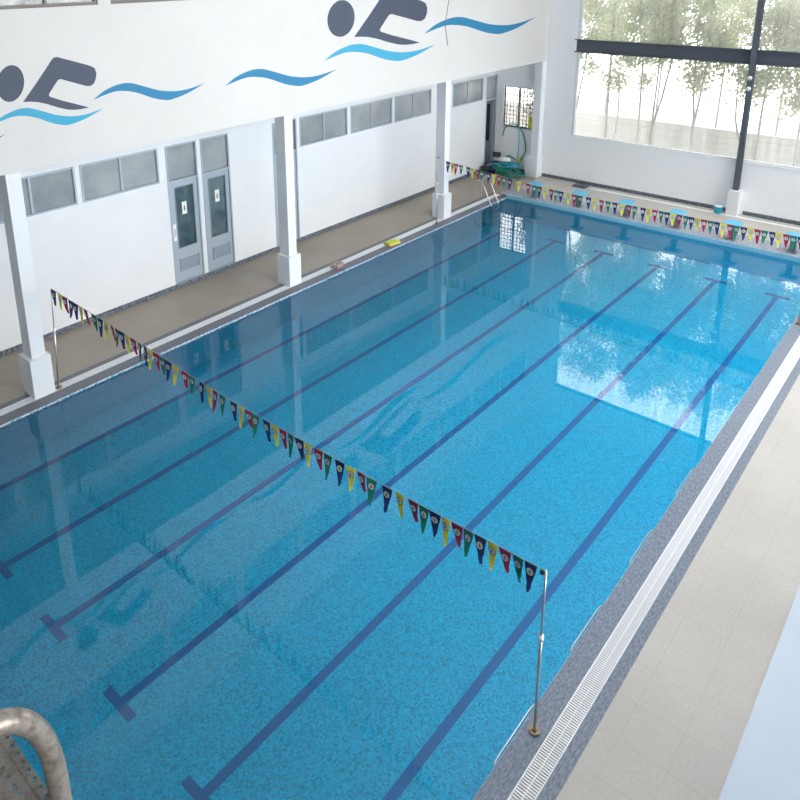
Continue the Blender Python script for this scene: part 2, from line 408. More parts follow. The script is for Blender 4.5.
# soffit slab and upper wall
struct('ceiling_arcade', B(XL-1.4, XU-.25, YB, YW+.25, ZS, ZS+.25), WHITE)
upw = [(-5.84,-3.42),(-3.09,-.67),(-.36,2.07),(2.39,4.82),(5.14,7.57),(7.89,10.32),(10.63,13.06),(13.38,15.81),(16.13,18.5),(18.75,21.0),(21.15,23.5)]
bm = bmesh.new()
holed(bm, (YB, YW), (ZS, ZC), [(a,b,8.84,10.36) for a,b in upw], lambda bm,a,b,c,d: box(bm, XU-.25, XU, a, b, c, d))
wu = struct('wall_upper', bm, WARMW, label='white upper wall carrying the painted swimmer mural')
for a, b in upw:
    wn += 1; f = .07; bm = bmesh.new(); c, d = 8.84, 10.36; fx0, fx1 = XU-.13, XU-.03; m = (a+b)/2
    for p in ((a,b,c,c+f),(a,b,d-f,d),(a,a+f,c+f,d-f),(b-f,b,c+f,d-f),(m-.03,m+.03,c+f,d-f)): box(bm, fx0, fx1, *p)
    o = struct('window_%d' % wn, bm, BROWN, label='bronze framed upper window')
    for p, q in ((a+f, m-.03), (m+.03, b-f)): obj('pane', B(fx0+.04, fx0+.05, p, q, c+f, d-f), FROST_U, o)
struct('wall_storey_behind', B(XL-1.4, XL-1.3, YB, YW+.25, ZS+.25, ZC), WHITE)

# mural on the upper wall
MUR = json.loads('''{"dw":[[[-2.518,6.313],[-2.481,6.339],[-2.427,6.377],[-2.366,6.417],[-2.304,6.451],[-2.241,6.477],[-2.173,6.501],[-2.105,6.52],[-2.041,6.533],[-1.984,6.539],[-1.93,6.54],[-1.878,6.535],[-1.824,6.525],[-1.769,6.507],[-1.714,6.482],[-1.657,6.453],[-1.597,6.423],[-1.534,6.392],[-1.467,6.356],[-1.399,6.322],[-1.33,6.292],[-1.26,6.268],[-1.19,6.246],[-1.118,6.228],[-1.046,6.215],[-0.973,6.206],[-0.899,6.202],[-0.823,6.202],[-0.743,6.206],[-0.648,6.219],[-0.542,6.238],[-0.446,6.257],[-0.378,6.271],[-0.448,6.242],[-0.547,6.2],[-0.656,6.157],[-0.755,6.122],[-0.841,6.098],[-0.926,6.078],[-1.003,6.064],[-1.069,6.054],[-1.118,6.049],[-1.154,6.049],[-1.187,6.054],[-1.227,6.063],[-1.277,6.077],[-1.331,6.096],[-1.389,6.12],[-1.448,6.148],[-1.512,6.183],[-1.58,6.225],[-1.648,6.266],[-1.71,6.301],[-1.766,6.327],[-1.817,6.348],[-1.867,6.366],[-1.92,6.38],[-1.973,6.392],[-2.026,6.402],[-2.084,6.406],[-2.152,6.403],[-2.243,6.386],[-2.35,6.359],[-2.45,6.332]],[[1.692,6.711],[1.744,6.742],[1.818,6.789],[1.905,6.839],[1.992,6.881],[2.082,6.914],[2.179,6.944],[2.277,6.969],[2.37,6.986],[2.454,6.995],[2.533,6.998],[2.611,6.993],[2.692,6.982],[2.775,6.962],[2.86,6.933],[2.947,6.9],[3.039,6.866],[3.137,6.829],[3.24,6.789],[3.346,6.749],[3.452,6.714],[3.559,6.686],[3.667,6.662],[3.777,6.642],[3.888,6.627],[3.999,6.618],[4.111,6.615],[4.226,6.617],[4.347,6.624],[4.49,6.641],[4.648,6.667],[4.794,6.693],[4.895,6.712],[4.792,6.675],[4.645,6.622],[4.483,6.566],[4.338,6.522],[4.209,6.49],[4.083,6.464],[3.968,6.444],[3.869,6.431],[3.797,6.424],[3.743,6.423],[3.693,6.428],[3.631,6.439],[3.554,6.455],[3.471,6.477],[3.382,6.504],[3.29,6.537],[3.191,6.578],[3.085,6.627],[2.98,6.675],[2.884,6.715],[2.799,6.745],[2.72,6.77],[2.644,6.79],[2.564,6.806],[2.485,6.819],[2.406,6.829],[2.32,6.833],[2.22,6.827],[2.087,6.804],[1.933,6.77],[1.79,6.734]],[[5.548,6.55],[5.616,6.587],[5.713,6.641],[5.827,6.698],[5.942,6.747],[6.062,6.785],[6.192,6.82],[6.324,6.848],[6.449,6.868],[6.563,6.878],[6.671,6.881],[6.778,6.875],[6.889,6.861],[7.005,6.837],[7.123,6.803],[7.246,6.764],[7.375,6.723],[7.513,6.679],[7.658,6.63],[7.808,6.583],[7.958,6.541],[8.108,6.507],[8.26,6.477],[8.415,6.452],[8.571,6.434],[8.726,6.423],[8.883,6.417],[9.044,6.419],[9.214,6.426],[9.413,6.446],[9.634,6.475],[9.837,6.505],[9.979,6.526],[9.836,6.483],[9.632,6.421],[9.41,6.356],[9.21,6.305],[9.031,6.268],[8.857,6.239],[8.697,6.216],[8.561,6.202],[8.46,6.194],[8.385,6.194],[8.315,6.2],[8.228,6.213],[8.12,6.233],[8.003,6.26],[7.878,6.293],[7.747,6.332],[7.607,6.382],[7.457,6.44],[7.309,6.498],[7.173,6.546],[7.054,6.583],[6.945,6.612],[6.838,6.636],[6.728,6.655],[6.618,6.672],[6.509,6.684],[6.392,6.689],[6.256,6.683],[6.078,6.657],[5.87,6.618],[5.679,6.577]],[[14.519,7.268],[14.631,7.318],[14.792,7.391],[14.98,7.47],[15.174,7.538],[15.378,7.592],[15.601,7.642],[15.828,7.684],[16.046,7.715],[16.246,7.733],[16.437,7.741],[16.629,7.738],[16.831,7.724],[17.043,7.697],[17.261,7.657],[17.489,7.609],[17.73,7.56],[17.988,7.507],[18.261,7.448],[18.543,7.389],[18.826,7.339],[19.109,7.299],[19.395,7.264],[19.685,7.237],[19.979,7.218],[20.273,7.207],[20.567,7.206],[20.87,7.213],[21.189,7.229],[21.563,7.263],[21.978,7.311],[22.36,7.359],[22.629,7.393],[22.363,7.328],[21.986,7.237],[21.576,7.141],[21.205,7.064],[20.876,7.008],[20.554,6.963],[20.258,6.928],[20.006,6.903],[19.819,6.89],[19.68,6.887],[19.549,6.894],[19.385,6.909],[19.182,6.933],[18.96,6.965],[18.724,7.005],[18.478,7.053],[18.212,7.115],[17.929,7.188],[17.651,7.26],[17.396,7.318],[17.175,7.362],[16.974,7.398],[16.779,7.425],[16.579,7.446],[16.38,7.464],[16.185,7.477],[15.977,7.479],[15.737,7.465],[15.427,7.426],[15.069,7.366],[14.742,7.307]]],"lw":[[[-0.638,6.509],[-0.594,6.537],[-0.532,6.579],[-0.46,6.623],[-0.387,6.661],[-0.312,6.69],[-0.232,6.717],[-0.152,6.738],[-0.076,6.753],[-0.007,6.761],[0.057,6.763],[0.12,6.758],[0.186,6.747],[0.253,6.728],[0.32,6.701],[0.389,6.671],[0.463,6.639],[0.54,6.605],[0.622,6.568],[0.706,6.531],[0.791,6.499],[0.876,6.473],[0.962,6.45],[1.049,6.431],[1.138,6.417],[1.227,6.408],[1.316,6.404],[1.409,6.405],[1.506,6.411],[1.621,6.425],[1.748,6.448],[1.865,6.47],[1.947,6.486],[1.863,6.453],[1.744,6.407],[1.613,6.358],[1.495,6.319],[1.391,6.291],[1.289,6.269],[1.196,6.252],[1.116,6.241],[1.057,6.235],[1.014,6.234],[0.974,6.239],[0.925,6.249],[0.864,6.264],[0.797,6.285],[0.727,6.31],[0.654,6.34],[0.575,6.378],[0.491,6.422],[0.408,6.467],[0.332,6.504],[0.264,6.532],[0.201,6.555],[0.14,6.573],[0.076,6.588],[0.012,6.601],[-0.052,6.611],[-0.121,6.615],[-0.203,6.61],[-0.312,6.591],[-0.439,6.561],[-0.557,6.53]],[[9.403,6.832],[9.488,6.875],[9.611,6.937],[9.755,7.003],[9.902,7.059],[10.055,7.105],[10.221,7.145],[10.391,7.179],[10.552,7.203],[10.7,7.217],[10.841,7.221],[10.981,7.216],[11.128,7.202],[11.282,7.176],[11.439,7.139],[11.602,7.095],[11.775,7.05],[11.959,7.002],[12.154,6.948],[12.354,6.895],[12.556,6.85],[12.757,6.812],[12.961,6.78],[13.167,6.754],[13.376,6.735],[13.585,6.723],[13.794,6.719],[14.009,6.722],[14.236,6.733],[14.502,6.757],[14.797,6.794],[15.068,6.831],[15.258,6.856],[15.069,6.805],[14.799,6.731],[14.505,6.654],[14.239,6.592],[14.003,6.548],[13.772,6.513],[13.56,6.485],[13.379,6.467],[13.245,6.457],[13.146,6.456],[13.052,6.463],[12.936,6.477],[12.791,6.499],[12.634,6.529],[12.466,6.565],[12.291,6.609],[12.102,6.664],[11.901,6.729],[11.702,6.793],[11.52,6.847],[11.362,6.887],[11.217,6.919],[11.076,6.945],[10.93,6.965],[10.785,6.982],[10.643,6.995],[10.49,7.0],[10.314,6.991],[10.083,6.96],[9.815,6.912],[9.57,6.865]]],"head":[[[0.15,7.283],[0.132,7.217],[0.105,7.154],[0.071,7.095],[0.031,7.044],[-0.015,7.002],[-0.064,6.969],[-0.115,6.947],[-0.167,6.936],[-0.217,6.938],[-0.265,6.95],[-0.309,6.974],[-0.347,7.008],[-0.379,7.052],[-0.403,7.103],[-0.419,7.161],[-0.427,7.223],[-0.426,7.287],[-0.416,7.353],[-0.398,7.418],[-0.372,7.479],[-0.339,7.536],[-0.3,7.586],[-0.256,7.629],[-0.208,7.662],[-0.158,7.685],[-0.107,7.697],[-0.057,7.697],[-0.009,7.687],[0.036,7.664],[0.075,7.632],[0.108,7.589],[0.134,7.538],[0.152,7.48],[0.16,7.417],[0.16,7.351]],[[10.832,8.021],[10.81,7.923],[10.769,7.83],[10.71,7.744],[10.636,7.668],[10.548,7.604],[10.45,7.554],[10.345,7.521],[10.236,7.503],[10.127,7.503],[10.02,7.52],[9.92,7.553],[9.829,7.6],[9.75,7.662],[9.685,7.735],[9.635,7.817],[9.603,7.906],[9.588,7.999],[9.592,8.093],[9.614,8.187],[9.653,8.276],[9.708,8.359],[9.779,8.434],[9.862,8.497],[9.955,8.547],[10.057,8.583],[10.163,8.604],[10.271,8.607],[10.378,8.595],[10.48,8.565],[10.574,8.521],[10.658,8.461],[10.727,8.389],[10.781,8.306],[10.817,8.215],[10.834,8.119]]],"body":[[[0.074,6.894],[0.201,7.028],[0.434,7.281],[0.698,7.577],[0.806,7.707],[0.871,7.764],[0.952,7.77],[1.131,7.708],[1.428,7.601],[1.71,7.499],[1.815,7.435],[1.847,7.328],[1.825,7.204],[1.761,7.085],[1.668,7.039],[1.558,7.052],[1.301,7.153],[1.05,7.251],[0.972,7.282],[0.912,7.267],[0.803,7.147],[0.676,6.998],[0.66,6.96],[0.683,6.926],[0.947,6.804],[1.267,6.678],[1.573,6.555],[1.398,6.544],[1.227,6.551],[1.039,6.586],[0.813,6.672],[0.594,6.775],[0.378,6.851],[0.225,6.879]],[[10.794,7.449],[11.037,7.65],[11.481,8.03],[11.984,8.477],[12.188,8.675],[12.316,8.762],[12.498,8.775],[12.92,8.697],[13.63,8.556],[14.315,8.422],[14.58,8.333],[14.691,8.174],[14.678,7.985],[14.564,7.802],[14.36,7.728],[14.098,7.744],[13.473,7.883],[12.871,8.016],[12.684,8.059],[12.552,8.033],[12.343,7.851],[12.099,7.624],[12.073,7.568],[12.135,7.518],[12.768,7.347],[13.539,7.17],[14.289,6.993],[13.883,6.971],[13.485,6.977],[13.041,7.025],[12.502,7.146],[11.98,7.293],[11.475,7.397],[11.131,7.432]]]}''')
def decal(name, pts, m, lab):
    bm = bmesh.new(); x = XU
    lo = [bm.verts.new((x+.0005, y, z)) for y, z in pts]; hi = [bm.verts.new((x+.003, y, z)) for y, z in pts]
    from mathutils.geometry import tessellate_polygon
    for t in tessellate_polygon([[Vector((y, z, 0)) for y, z in pts]]):
        bm.faces.new([hi[i] for i in t]); bm.faces.new([lo[i] for i in t][::-1])
    for i in range(len(pts)): bm.faces.new((lo[i], lo[(i+1)%len(pts)], hi[(i+1)%len(pts)], hi[i]))
    o = obj(name, bm, m, wu); o['label'] = lab; return o
for i, p in enumerate(MUR['dw']): decal('painted_wave', p, MURB, 'mid-blue painted wave')
for i, p in enumerate(MUR['lw']): decal('painted_wave', p, MURL, 'light blue painted wave under a swimmer')
for i in (0, 1):
    o = decal('painted_swimmer', MUR['body'][i], MURN, 'dark navy painted swimmer figure')
    h = decal('swimmer_head', MUR['head'][i], MURN, 'dark navy oval head'); h.parent = o
# soft cable hanging down the upper wall
cb = obj('hanging_cable', T(smooth_path([(XU+.012, 15.97, 9.4),(XU+.012,16.0,8.5),(XU+.012,15.93,8.1),(XU+.012,15.82,7.5),(XU+.012,16.0,6.72)]), .012, 6), mat('cable', (.22,.2,.2), .7))
tag(cb, 'thin dark cable hanging down the white mural wall beside a painted wave', 'cable')

# pillars
def pillar(y, lab):
    o = struct('pillar', B(XU-.42, XU, y+.10, y+.43, 0, ZS), PILLAR, bevel=.006); o['label'] = lab
    b = obj('pedestal', B(-.90, -.343, y, y+.50, 0, .98), PILLAR, o, bevel=.008)
    return o
pillar(-.62, 'white square pillar near the left edge'); pillar(7.56, 'white square pillar right of the double doors')
pillar(15.86, 'white square pillar halfway down the arcade'); pillar(-8.3, 'white square pillar at the near end')
o = struct('pillar', B(XU-.36, XU, 23.5, YW, 0, ZS), PILLAR, label='white corner pillar by the barred window', bevel=.006)
obj('pedestal', B(-1.0, -.38, 23.38, YW, .0, 1.0), PILLAR, o, bevel=.008)

# ================================================================== far wall with the big glazing
ZSIL, ZTOP = 2.10, 10.5
struct('wall_far', B(XU, XR+.2, YW, YW+.25, 0, ZSIL), WHITE_F, label='white low wall under the big far window')
bm = bmesh.new(); box(bm, XU-.25, .95, YW, YW+.25, ZSIL, ZC); box(bm, .95, XR+.2, YW, YW+.25, ZTOP, ZC)
struct('wall_far_upper', bm, WHITE_F)
struct('trim_10', B(XU, .93, YW-.04, YW, 5.92, 6.47), WHITE_F, label='white beam end beside the big window')
struct('trim_11', B(.95, XR, YW-.03, YW, ZSIL-.03, ZSIL+.03), WHITE_F, label='white sill of the big window')
wn += 1
bm = bmesh.new()
box(bm, .93, XR, YW-.02, YW+.22, 5.90, 6.42); box(bm, .90, XR, YW-.16, YW+.0, 6.40, 6.44); box(bm, .90, XR, YW-.16, YW+.0, 5.88, 5.92)
box(bm, .95, XR, YW+.08, YW+.2, ZTOP-.12, ZTOP); 
bw_ = struct('window_%d' % wn, bm, BEAM, label='huge far window with a dark steel cross beam')
bm = bmesh.new(); box(bm, .95, XR, YW+.0, YW+.16, ZSIL, ZSIL+.09); box(bm, .95, 1.06, YW+.0, YW+.16, ZSIL+.09, 5.9); box(bm, .95, 1.06, YW+.0, YW+.16, 6.42, ZTOP-.12)  # white frame edge, widened to imitate bloom round the bright window
obj('white_bloom_frame', bm, WHITE, bw_)
PANE_F, *_ = glass('big_pane', (.97, .98, .97), haze=.15, streak=True)
for (p, q) in ((1.0, 8.0), (8.06, 15.9), (15.95, XR)):
    for (c, d) in ((ZSIL+.05, 5.90), (6.42, ZTOP-.12)):
        obj('pane', B(p, q, YW+.10, YW+.11, c, d), PANE_F, bw_)
for x in (8.03, 15.92):
    bm = bmesh.new()      # I-section post
    box(bm, x-.10, x+.10, YW-.26, YW-.235, 1.0, ZC); box(bm, x-.10, x+.10, YW-.09, YW-.065, 1.0, ZC); box(bm, x-.012, x+.012, YW-.235, YW-.09, 1.0, ZC)
    o = struct('steel_post', bm, BEAM, label='dark steel window post')
    obj('pedestal', B(x-.2, x+.22, 23.42, YW, 0, 1.0), PILLAR, o, bevel=.008)
for z in (5.42, 5.02):
    bm = bmesh.new(); tube(bm, [(8.03, YW-.26, z), (8.03, YW-.30, z)], .05, 12); tube(bm, [(8.03, YW-.30, z), (8.03, YW-.36, z-.05)], .075, 14)
    o = obj('spotlight', bm, GRATE); o['group'] = 'small spotlights on the steel post'
    tag(o, ('upper' if z > 5.2 else 'lower')+' small white spotlight fixed to the dark steel window post', 'lamp')

# right, back and roof (outside the frame; ceiling seen in the water, added roof lights are not)
bm = bmesh.new()
RH = [(-6.5+5.2*k, -6.5+5.2*k+4.9, 1.9, 11.9) for k in range(1,5)]+[(-7.5, -2.2, 6.6, 11.9)]+[(19.5, 23.3, 1.9, 11.9)]  # the high near window is added for light on the ladder
holed(bm, (YB, YW+.25), (0, ZC), RH, lambda bm,a,b,c,d: box(bm, XR, XR+.2, a, b, c, d))
struct('wall_right', bm, WHITE)
PANE_R, *_ = glass('side_pane', (.97, .98, .98), haze=.06)
for h in RH:
    wn += 1; a,b,c,d = h; bm = bmesh.new()
    for p in ((a,b,c,c+.08),(a,b,d-.08,d),(a,a+.08,c,d),(b-.08,b,c,d),(a,b,6.3,6.4),((a+b)/2-.04,(a+b)/2+.04,c,d)): box(bm, XR+.05, XR+.13, *p)
    o = struct('window_%d' % wn, bm, BEAM)
    obj('pane', B(XR+.08, XR+.09, a+.08, b-.08, c+.08, d-.08), PANE_R, o)
BH = []
bm = bmesh.new(); holed(bm, (XL-1.4, XR+.2), (0, ZC), BH, lambda bm,a,b,c,d: box(bm, a, b, YB-.2, YB, c, d))
struct('wall_back', bm, DIMGREY)
for h in BH:
    wn += 1; a,b,c,d = h; bm = bmesh.new()
    for p in ((a,b,c,c+.08),(a,b,d-.08,d),(a,a+.08,c,d),(b-.08,b,c,d)): box(bm, p[0], p[1], YB-.15, YB-.05, p[2], p[3])
    o = struct('window_%d' % wn, bm, BEAM); obj('pane', B(a+.08, b-.08, YB-.11, YB-.10, c+.08, d-.08), PANE_R, o)
SKH = [(8.7, 12.4, -2.0+6.4*k, 3.8+6.4*k) for k in range(4)]+[(12.9, 16.6, 4.4+6.4*k, 10.2+6.4*k) for k in range(3)]  # roof lights added out of view to light the pool from above
bm = bmesh.new()
holed(bm, (XL-1.4, XR+.2), (YB-.2, YW+.25), SKH, lambda bm,a,b,c,d: box(bm, a, b, c, d, ZC, ZC+.2))
struct('ceiling', bm, WHITE)
PANE_S, *_ = glass('added_roof_light', (.95, .96, .97), haze=.16)
for h in SKH:
    wn += 1
    o = struct('window_%d' % wn, B(h[0], h[1], h[2], h[3], ZC+.05, ZC+.06), PANE_S, label='added translucent roof light, out of view')
# low spectator tier along the right
struct('spectator_tier', B(14.385, XR, -5.6, YW, 0, 1.5), TIER, label='pale blue painted concrete tier along the right deck')
# gallery the photographer stands on
struct('gallery_floor', B(12.2, XR, YB, -6.95, 7.75, 7.95), DIMGREY)

# ================================================================== starting blocks
def starting_block():
    r = empty('starting_block')
    bm = bmesh.new(); v = box(bm, -.27, .27, -.24, .30, .50, .545)
    for q in v:
        if q.co.y > 0: q.co.z += .07
    obj('platform', bm, BLOCKB, r, bevel=.01)
    obj('pedestal', B(-.09, .09, -.07, .12, .015, .53), BLOCKS, r, bevel=.006)
    obj('base_plate', B(-.16, .16, -.14, .19, 0, .015), BLOCKS, r)
    for s in (-1, 1):
        obj('grab_handle', T(smooth_path([(s*.09,-.02,.38),(s*.2,-.06,.38),(s*.23,-.14,.38),(s*.23,-.16,.30),(s*.2,-.06,.28),(s*.09,-.02,.28)], 3), .012, 6), STEEL, r)
    return r
def copy_tree(o, parent=None):
    c = o.copy(); COL.objects.link(c)
    if parent: c.parent = parent
    for ch in list(o.children): copy_tree(ch, c)
    return c
proto = starting_block()
for i, x in enumerate((1.12, 3.09, 5.03, 6.95, 8.86, 10.80)):
    o = proto if i == 0 else copy_tree(proto)
    o.location = (x, 20.40, .1)
    lab = ['light blue starting block nearest the coiled green hose, first in the row', 'light blue starting block second in the row from the hose corner',
           'light blue starting block third in the row from the hose corner', 'light blue starting block third from the right end of the row',
           'light blue starting block standing nearest the steel window post', 'light blue starting block at the right-hand end of the row'][i]
    tag(o, lab, 'starting block', 'starting blocks on the far slab')

# ================================================================== pennant strings and poles
def pole(base, top, lab, tilt=True):
    r = empty('pennant_pole', base)
    t = Vector(top)-Vector(base)
    obj('lower_tube', T([(0,0,.03), t*.62], .02, 10), STEEL, r, smooth=True)
    obj('upper_tube', T([t*.58, t], .014, 10), STEEL, r, smooth=True)
    obj('clamp_collar', T([t*.585, t*.615], .034, 12), GRATE, r, smooth=True)
    bm = bmesh.new(); tube(bm, [(0,0,0),(0,0,.03)], .075, 16); tube(bm, [(0,0,.03),(0,0,.06)], .035, 12)
    for k in range(4): tube(bm, [(.055*math.cos(k*PI/2+.8), .055*math.sin(k*PI/2+.8), .03), (.055*math.cos(k*PI/2+.8), .055*math.sin(k*PI/2+.8), .042)], .01, 6)
    obj('floor_flange', bm, BRASSY, r)
    s = -1 if base[0] > 5 else 1
    bm = bmesh.new(); tube(bm, [t+Vector((s*.0,0,-.06)), t+Vector((s*.06,0,-.06))], .012, 8); tube(bm, [t+Vector((s*.05,-.01,-.08)), t+Vector((s*.05,.01,-.03))], .026, 10)
    obj('cord_hook', bm, BLKP, r)
    tag(r, lab, 'pole', 'pennant poles'); return r
pole((-.42,0,0), (-.14,0,2.64), 'slim steel pennant pole standing beside the pillar pedestal at left')
pole((12.155,0,0), (12.154,0,2.575), 'slim steel pennant pole on the right coping, nearest the camera')
pole((-.28,15.30,0), (-.30,15.30,2.70), 'slim steel pennant pole just in front of the third pillar')
pole((12.13,14.93,0), (12.13,14.98,2.55), 'slim steel pennant pole at the far right pool edge, cut by the frame')

def interp(P, x):
    for (a, za), (b, zb) in zip(P, P[1:]):
        if x <= b: t = (x-a)/(b-a); return za+(zb-za)*t
    return P[-1][1]
def pennant_mesh(m, seed):
    rnd = random.Random(seed); W, H, n = .19, .41, 7
    bm = bmesh.new(); ca = rnd.uniform(-.05, .05); cb = rnd.uniform(-.005, .005); rows = []
    for i in range(n+1):
        t = i/n; w = W/2*(1-t)+.008*t; yy = ca*t*t+cb*math.sin(t*4)
        rows.append([bm.verts.new((s*w+ (rnd.uniform(-.01,.01)*t), yy+s*s*.0+.012*s*t, -H*t)) for s in (-1, 0, 1)])
    for a, b in zip(rows, rows[1:]):
        for k in (0, 1): bm.faces.new((a[k], a[k+1], b[k+1], b[k]))
    r = bmesh.ops.extrude_face_region(bm, geom=list(bm.faces))
    for v in [g for g in r['geom'] if isinstance(g, bmesh.types.BMVert)]: v.co.y += .003
    bmesh.ops.recalc_face_normals(bm, faces=bm.faces)
    me = bpy.data.meshes.new('pennant'); bm.to_mesh(me); bm.free(); me.materials.append(m); return me
def emblem_mesh(fig):
    bm = bmesh.new()
    for sgn, y0 in ((-1, -.012), (1, .016)):
        def disc(r0, r1, yo, mi, cx=0, cz=-.115, seg=20, sq=1.0):
            rr = []
            for r in (r0, r1): rr.append([bm.verts.new((cx+r*math.cos(2*PI*k/seg), y0+sgn*yo, cz+r*sq*math.sin(2*PI*k/seg))) for k in range(seg)])
            for k in range(seg): bm.faces.new((rr[0][k], rr[0][(k+1)%seg], rr[1][(k+1)%seg], rr[1][k])).material_index = mi
        disc(.001, .060, 0, 0); disc(.052, .061, .001, 1); disc(.034, .038, .001, 1)
        disc(.0008, .012, .002, 2, 0, -.10); 
        for (x0,x1,z0,z1) in ((-.010,.010,-.14,-.112),(-.026,-.014,-.13,-.12),(.014,.026,-.125,-.115)):
            f = bm.faces.new([bm.verts.new(p) for p in ((x0,y0+sgn*.0025,z0),(x1,y0+sgn*.0025,z0),(x1,y0+sgn*.0025,z1),(x0,y0+sgn*.0025,z1))]); f.material_index = 2
    me = bpy.data.meshes.new('emblem'); bm.to_mesh(me); bm.free()
    for m in (EMW, EMK, fig): me.materials.append(m)
    return me
NV = 4
PM = {c: [pennant_mesh(m, 10*i+k) for k in range(NV)] for i, (c, m) in enumerate((('n',NAVY),('y',YELL),('r',RED),('g',GREEN)))}
EM = [emblem_mesh(m) for m in (NAVY, GREEN)]
CN = {'n':'navy', 'y':'yellow', 'r':'red', 'g':'green'}
def pennant_string(xs, cols, zprof, yline, x0, x1, lab):
    yf = lambda x: yline[0]+(yline[1]-yline[0])*(x-x0)/(x1-x0)
    r = empty('pennant_string', (x0, yf(x0), interp(zprof, x0)))
    o0 = Vector(r.location)
    P = [Vector((x, yf(x), interp(zprof, x)+.004))-o0 for x in np.linspace(x0, x1, 90)]
    obj('cord', T(P, .005, 6), CORD, r)
    rnd = random.Random(int(x0*100)+len(xs))
    ends = []
    for x, c in zip(xs, cols):
        p = bpy.data.objects.new('pennant', rnd.choice(PM[c])); COL.objects.link(p); p.parent = r
        p.location = Vector((x, yf(x), interp(zprof, x)))-o0
        sl = (interp(zprof, x+.1)-interp(zprof, x-.1))/.2
        p.rotation_euler = (rnd.uniform(-.12,.12), -math.atan(sl), rnd.uniform(-.22,.22))
        p.scale = (rnd.uniform(.92,1.02), 1, rnd.uniform(.93,1.05)); p['label'] = CN[c]+' triangular pennant'
        e = bpy.data.objects.new('emblem', EM[0 if c in 'yr' else 1]); COL.objects.link(e); e.parent = p
    tag(r, lab, 'pennants', 'pennant strings'); return r
XS1 = [0.0,.28,.5,.79,.98,1.19,1.38,1.73,1.99,2.22,2.43,2.62,2.79,3.01,3.2,3.43,3.64,3.81,3.99,4.21,4.4,4.62,4.9,5.11,5.41,5.62,5.8,6.0,6.3,6.5,6.69,6.87,7.14,7.34,7.53,7.72,7.91,8.11,8.34,8.54,8.79,9.01,9.21,9.42,9.71,9.93,10.17,10.36,10.54,10.72,10.9,11.08,11.26,11.44,11.62,11.8,11.98]
C1 = 'nyrg'+'nyrg'*20
C1 = ['n','y','r','n','n','y','r','g','n','y','r','g','n','y','r','g','n','y','r','g','n','y','r','g']
C1 += ['n','y','r','g']*20
C1 = (C1[:24]+['n','y','r','g','n','y','r','g','n','y','r','g','n','y','r','g','n','y','r','g','n','y','r','g','n','y','r','g','n','y','r','g','n'])[:57]
Z1 = [(-.2,2.655),(.28,2.64),(2.3,2.58),(3.8,2.52),(5.2,2.45),(6.3,2.415),(7.1,2.42),(8.1,2.435),(8.8,2.45),(9.64,2.465),(10.4,2.49),(11.4,2.53),(12.2,2.56)]
pennant_string([x-.03 for x in XS1], C1, Z1, (0, 0), -.14, 12.13, 'string of red, green, navy and yellow pennants crossing the middle of the pool')
XS2 = [-.01,.2,.38,.59,.93,1.11,1.33,1.53,1.83,2.05,2.28,2.49,2.73,3.08,3.46,3.71,3.91,4.1,4.35,4.54,4.72,5.0,5.2,5.41,5.71,5.93,6.16,6.38,6.6,6.86,7.07,7.26,7.52,7.69,7.89,8.08,8.26,8.44,8.63,8.82,8.98,9.15,9.34,9.52,9.69,9.88,10.06,10.23,10.42,10.6,10.78,10.96,11.15,11.31,11.5,11.67,11.86,12.03]
C2 = list('nyrgnyrgnyrgn'+'yrgn'+'yrgn'+'yrgn'+'yrgn'+'yrgn'+'yrgn'+'yrgn'+'yrgn'+'yrgn'+'yrgn'+'yrgn'+'yr')[:58]
Z2 = [(-.35,2.5),(0,2.45),(.6,2.425),(1.6,2.375),(2.6,2.31),(3.6,2.27),(5,2.25),(6.1,2.262),(7.3,2.30),(8.3,2.335),(9.3,2.35),(10.5,2.39),(11.3,2.43),(12.2,2.46)]
pennant_string(XS2, C2, Z2, (15.59, 15.0), -.29, 12.12, 'string of coloured pennants strung near the starting blocks at the far end')
# ================================================================== pool furniture
# grab rails recessed at the right pool edge
for i, (a, b) in enumerate(((-.68,.36),(1.45,2.48),(3.62,4.62),(5.82,6.80))):
    bm = bmesh.new(); xr = PW-.045; z = -.04
    tube(bm, smooth_path([(PW-.0,a+.01,z-.03),(xr+.02,a,z),(xr,a+.10,z),(xr,(a+b)/2,z),(xr,b-.10,z),(xr+.02,b,z),(PW-.0,b-.01,z-.03)], 5), .014, 8)
    r = obj('grab_rail', bm, STEEL, smooth=True)
    tag(r, ['steel grab rail at the pool edge just below the nearest pennant pole', 'steel grab rail at the pool edge, second beyond the nearest pennant pole',
            'steel grab rail at the pool edge, third beyond the nearest pennant pole', 'steel grab rail at the pool edge, farthest of the four'][i], 'rail', 'grab rails on the right pool edge')
# pool ladder, far left corner
r = empty('pool_ladder', (-.3, 19.0, 0)); o0 = Vector(r.location)
for y in (18.72, 19.28):
    P = smooth_path([(-.78,y,0),(-.78,y,.55),(-.70,y,.84),(-.52,y,.90),(-.34,y,.72),(-.12,y,.28),(.10,y,-.16),(.14,y,-.5),(.14,y,-.86)], 5)
    obj('handrail', T([p-o0 for p in P], .022, 8), STEEL, r, smooth=True)
for z in (-.25, -.5, -.75): obj('tread', B(.08-o0.x, .20-o0.x, 18.74-o0.y, 19.26-o0.y, z-.02, z+.01), STEEL, r)
tag(r, 'stainless steel pool ladder in the far left corner of the pool', 'ladder')
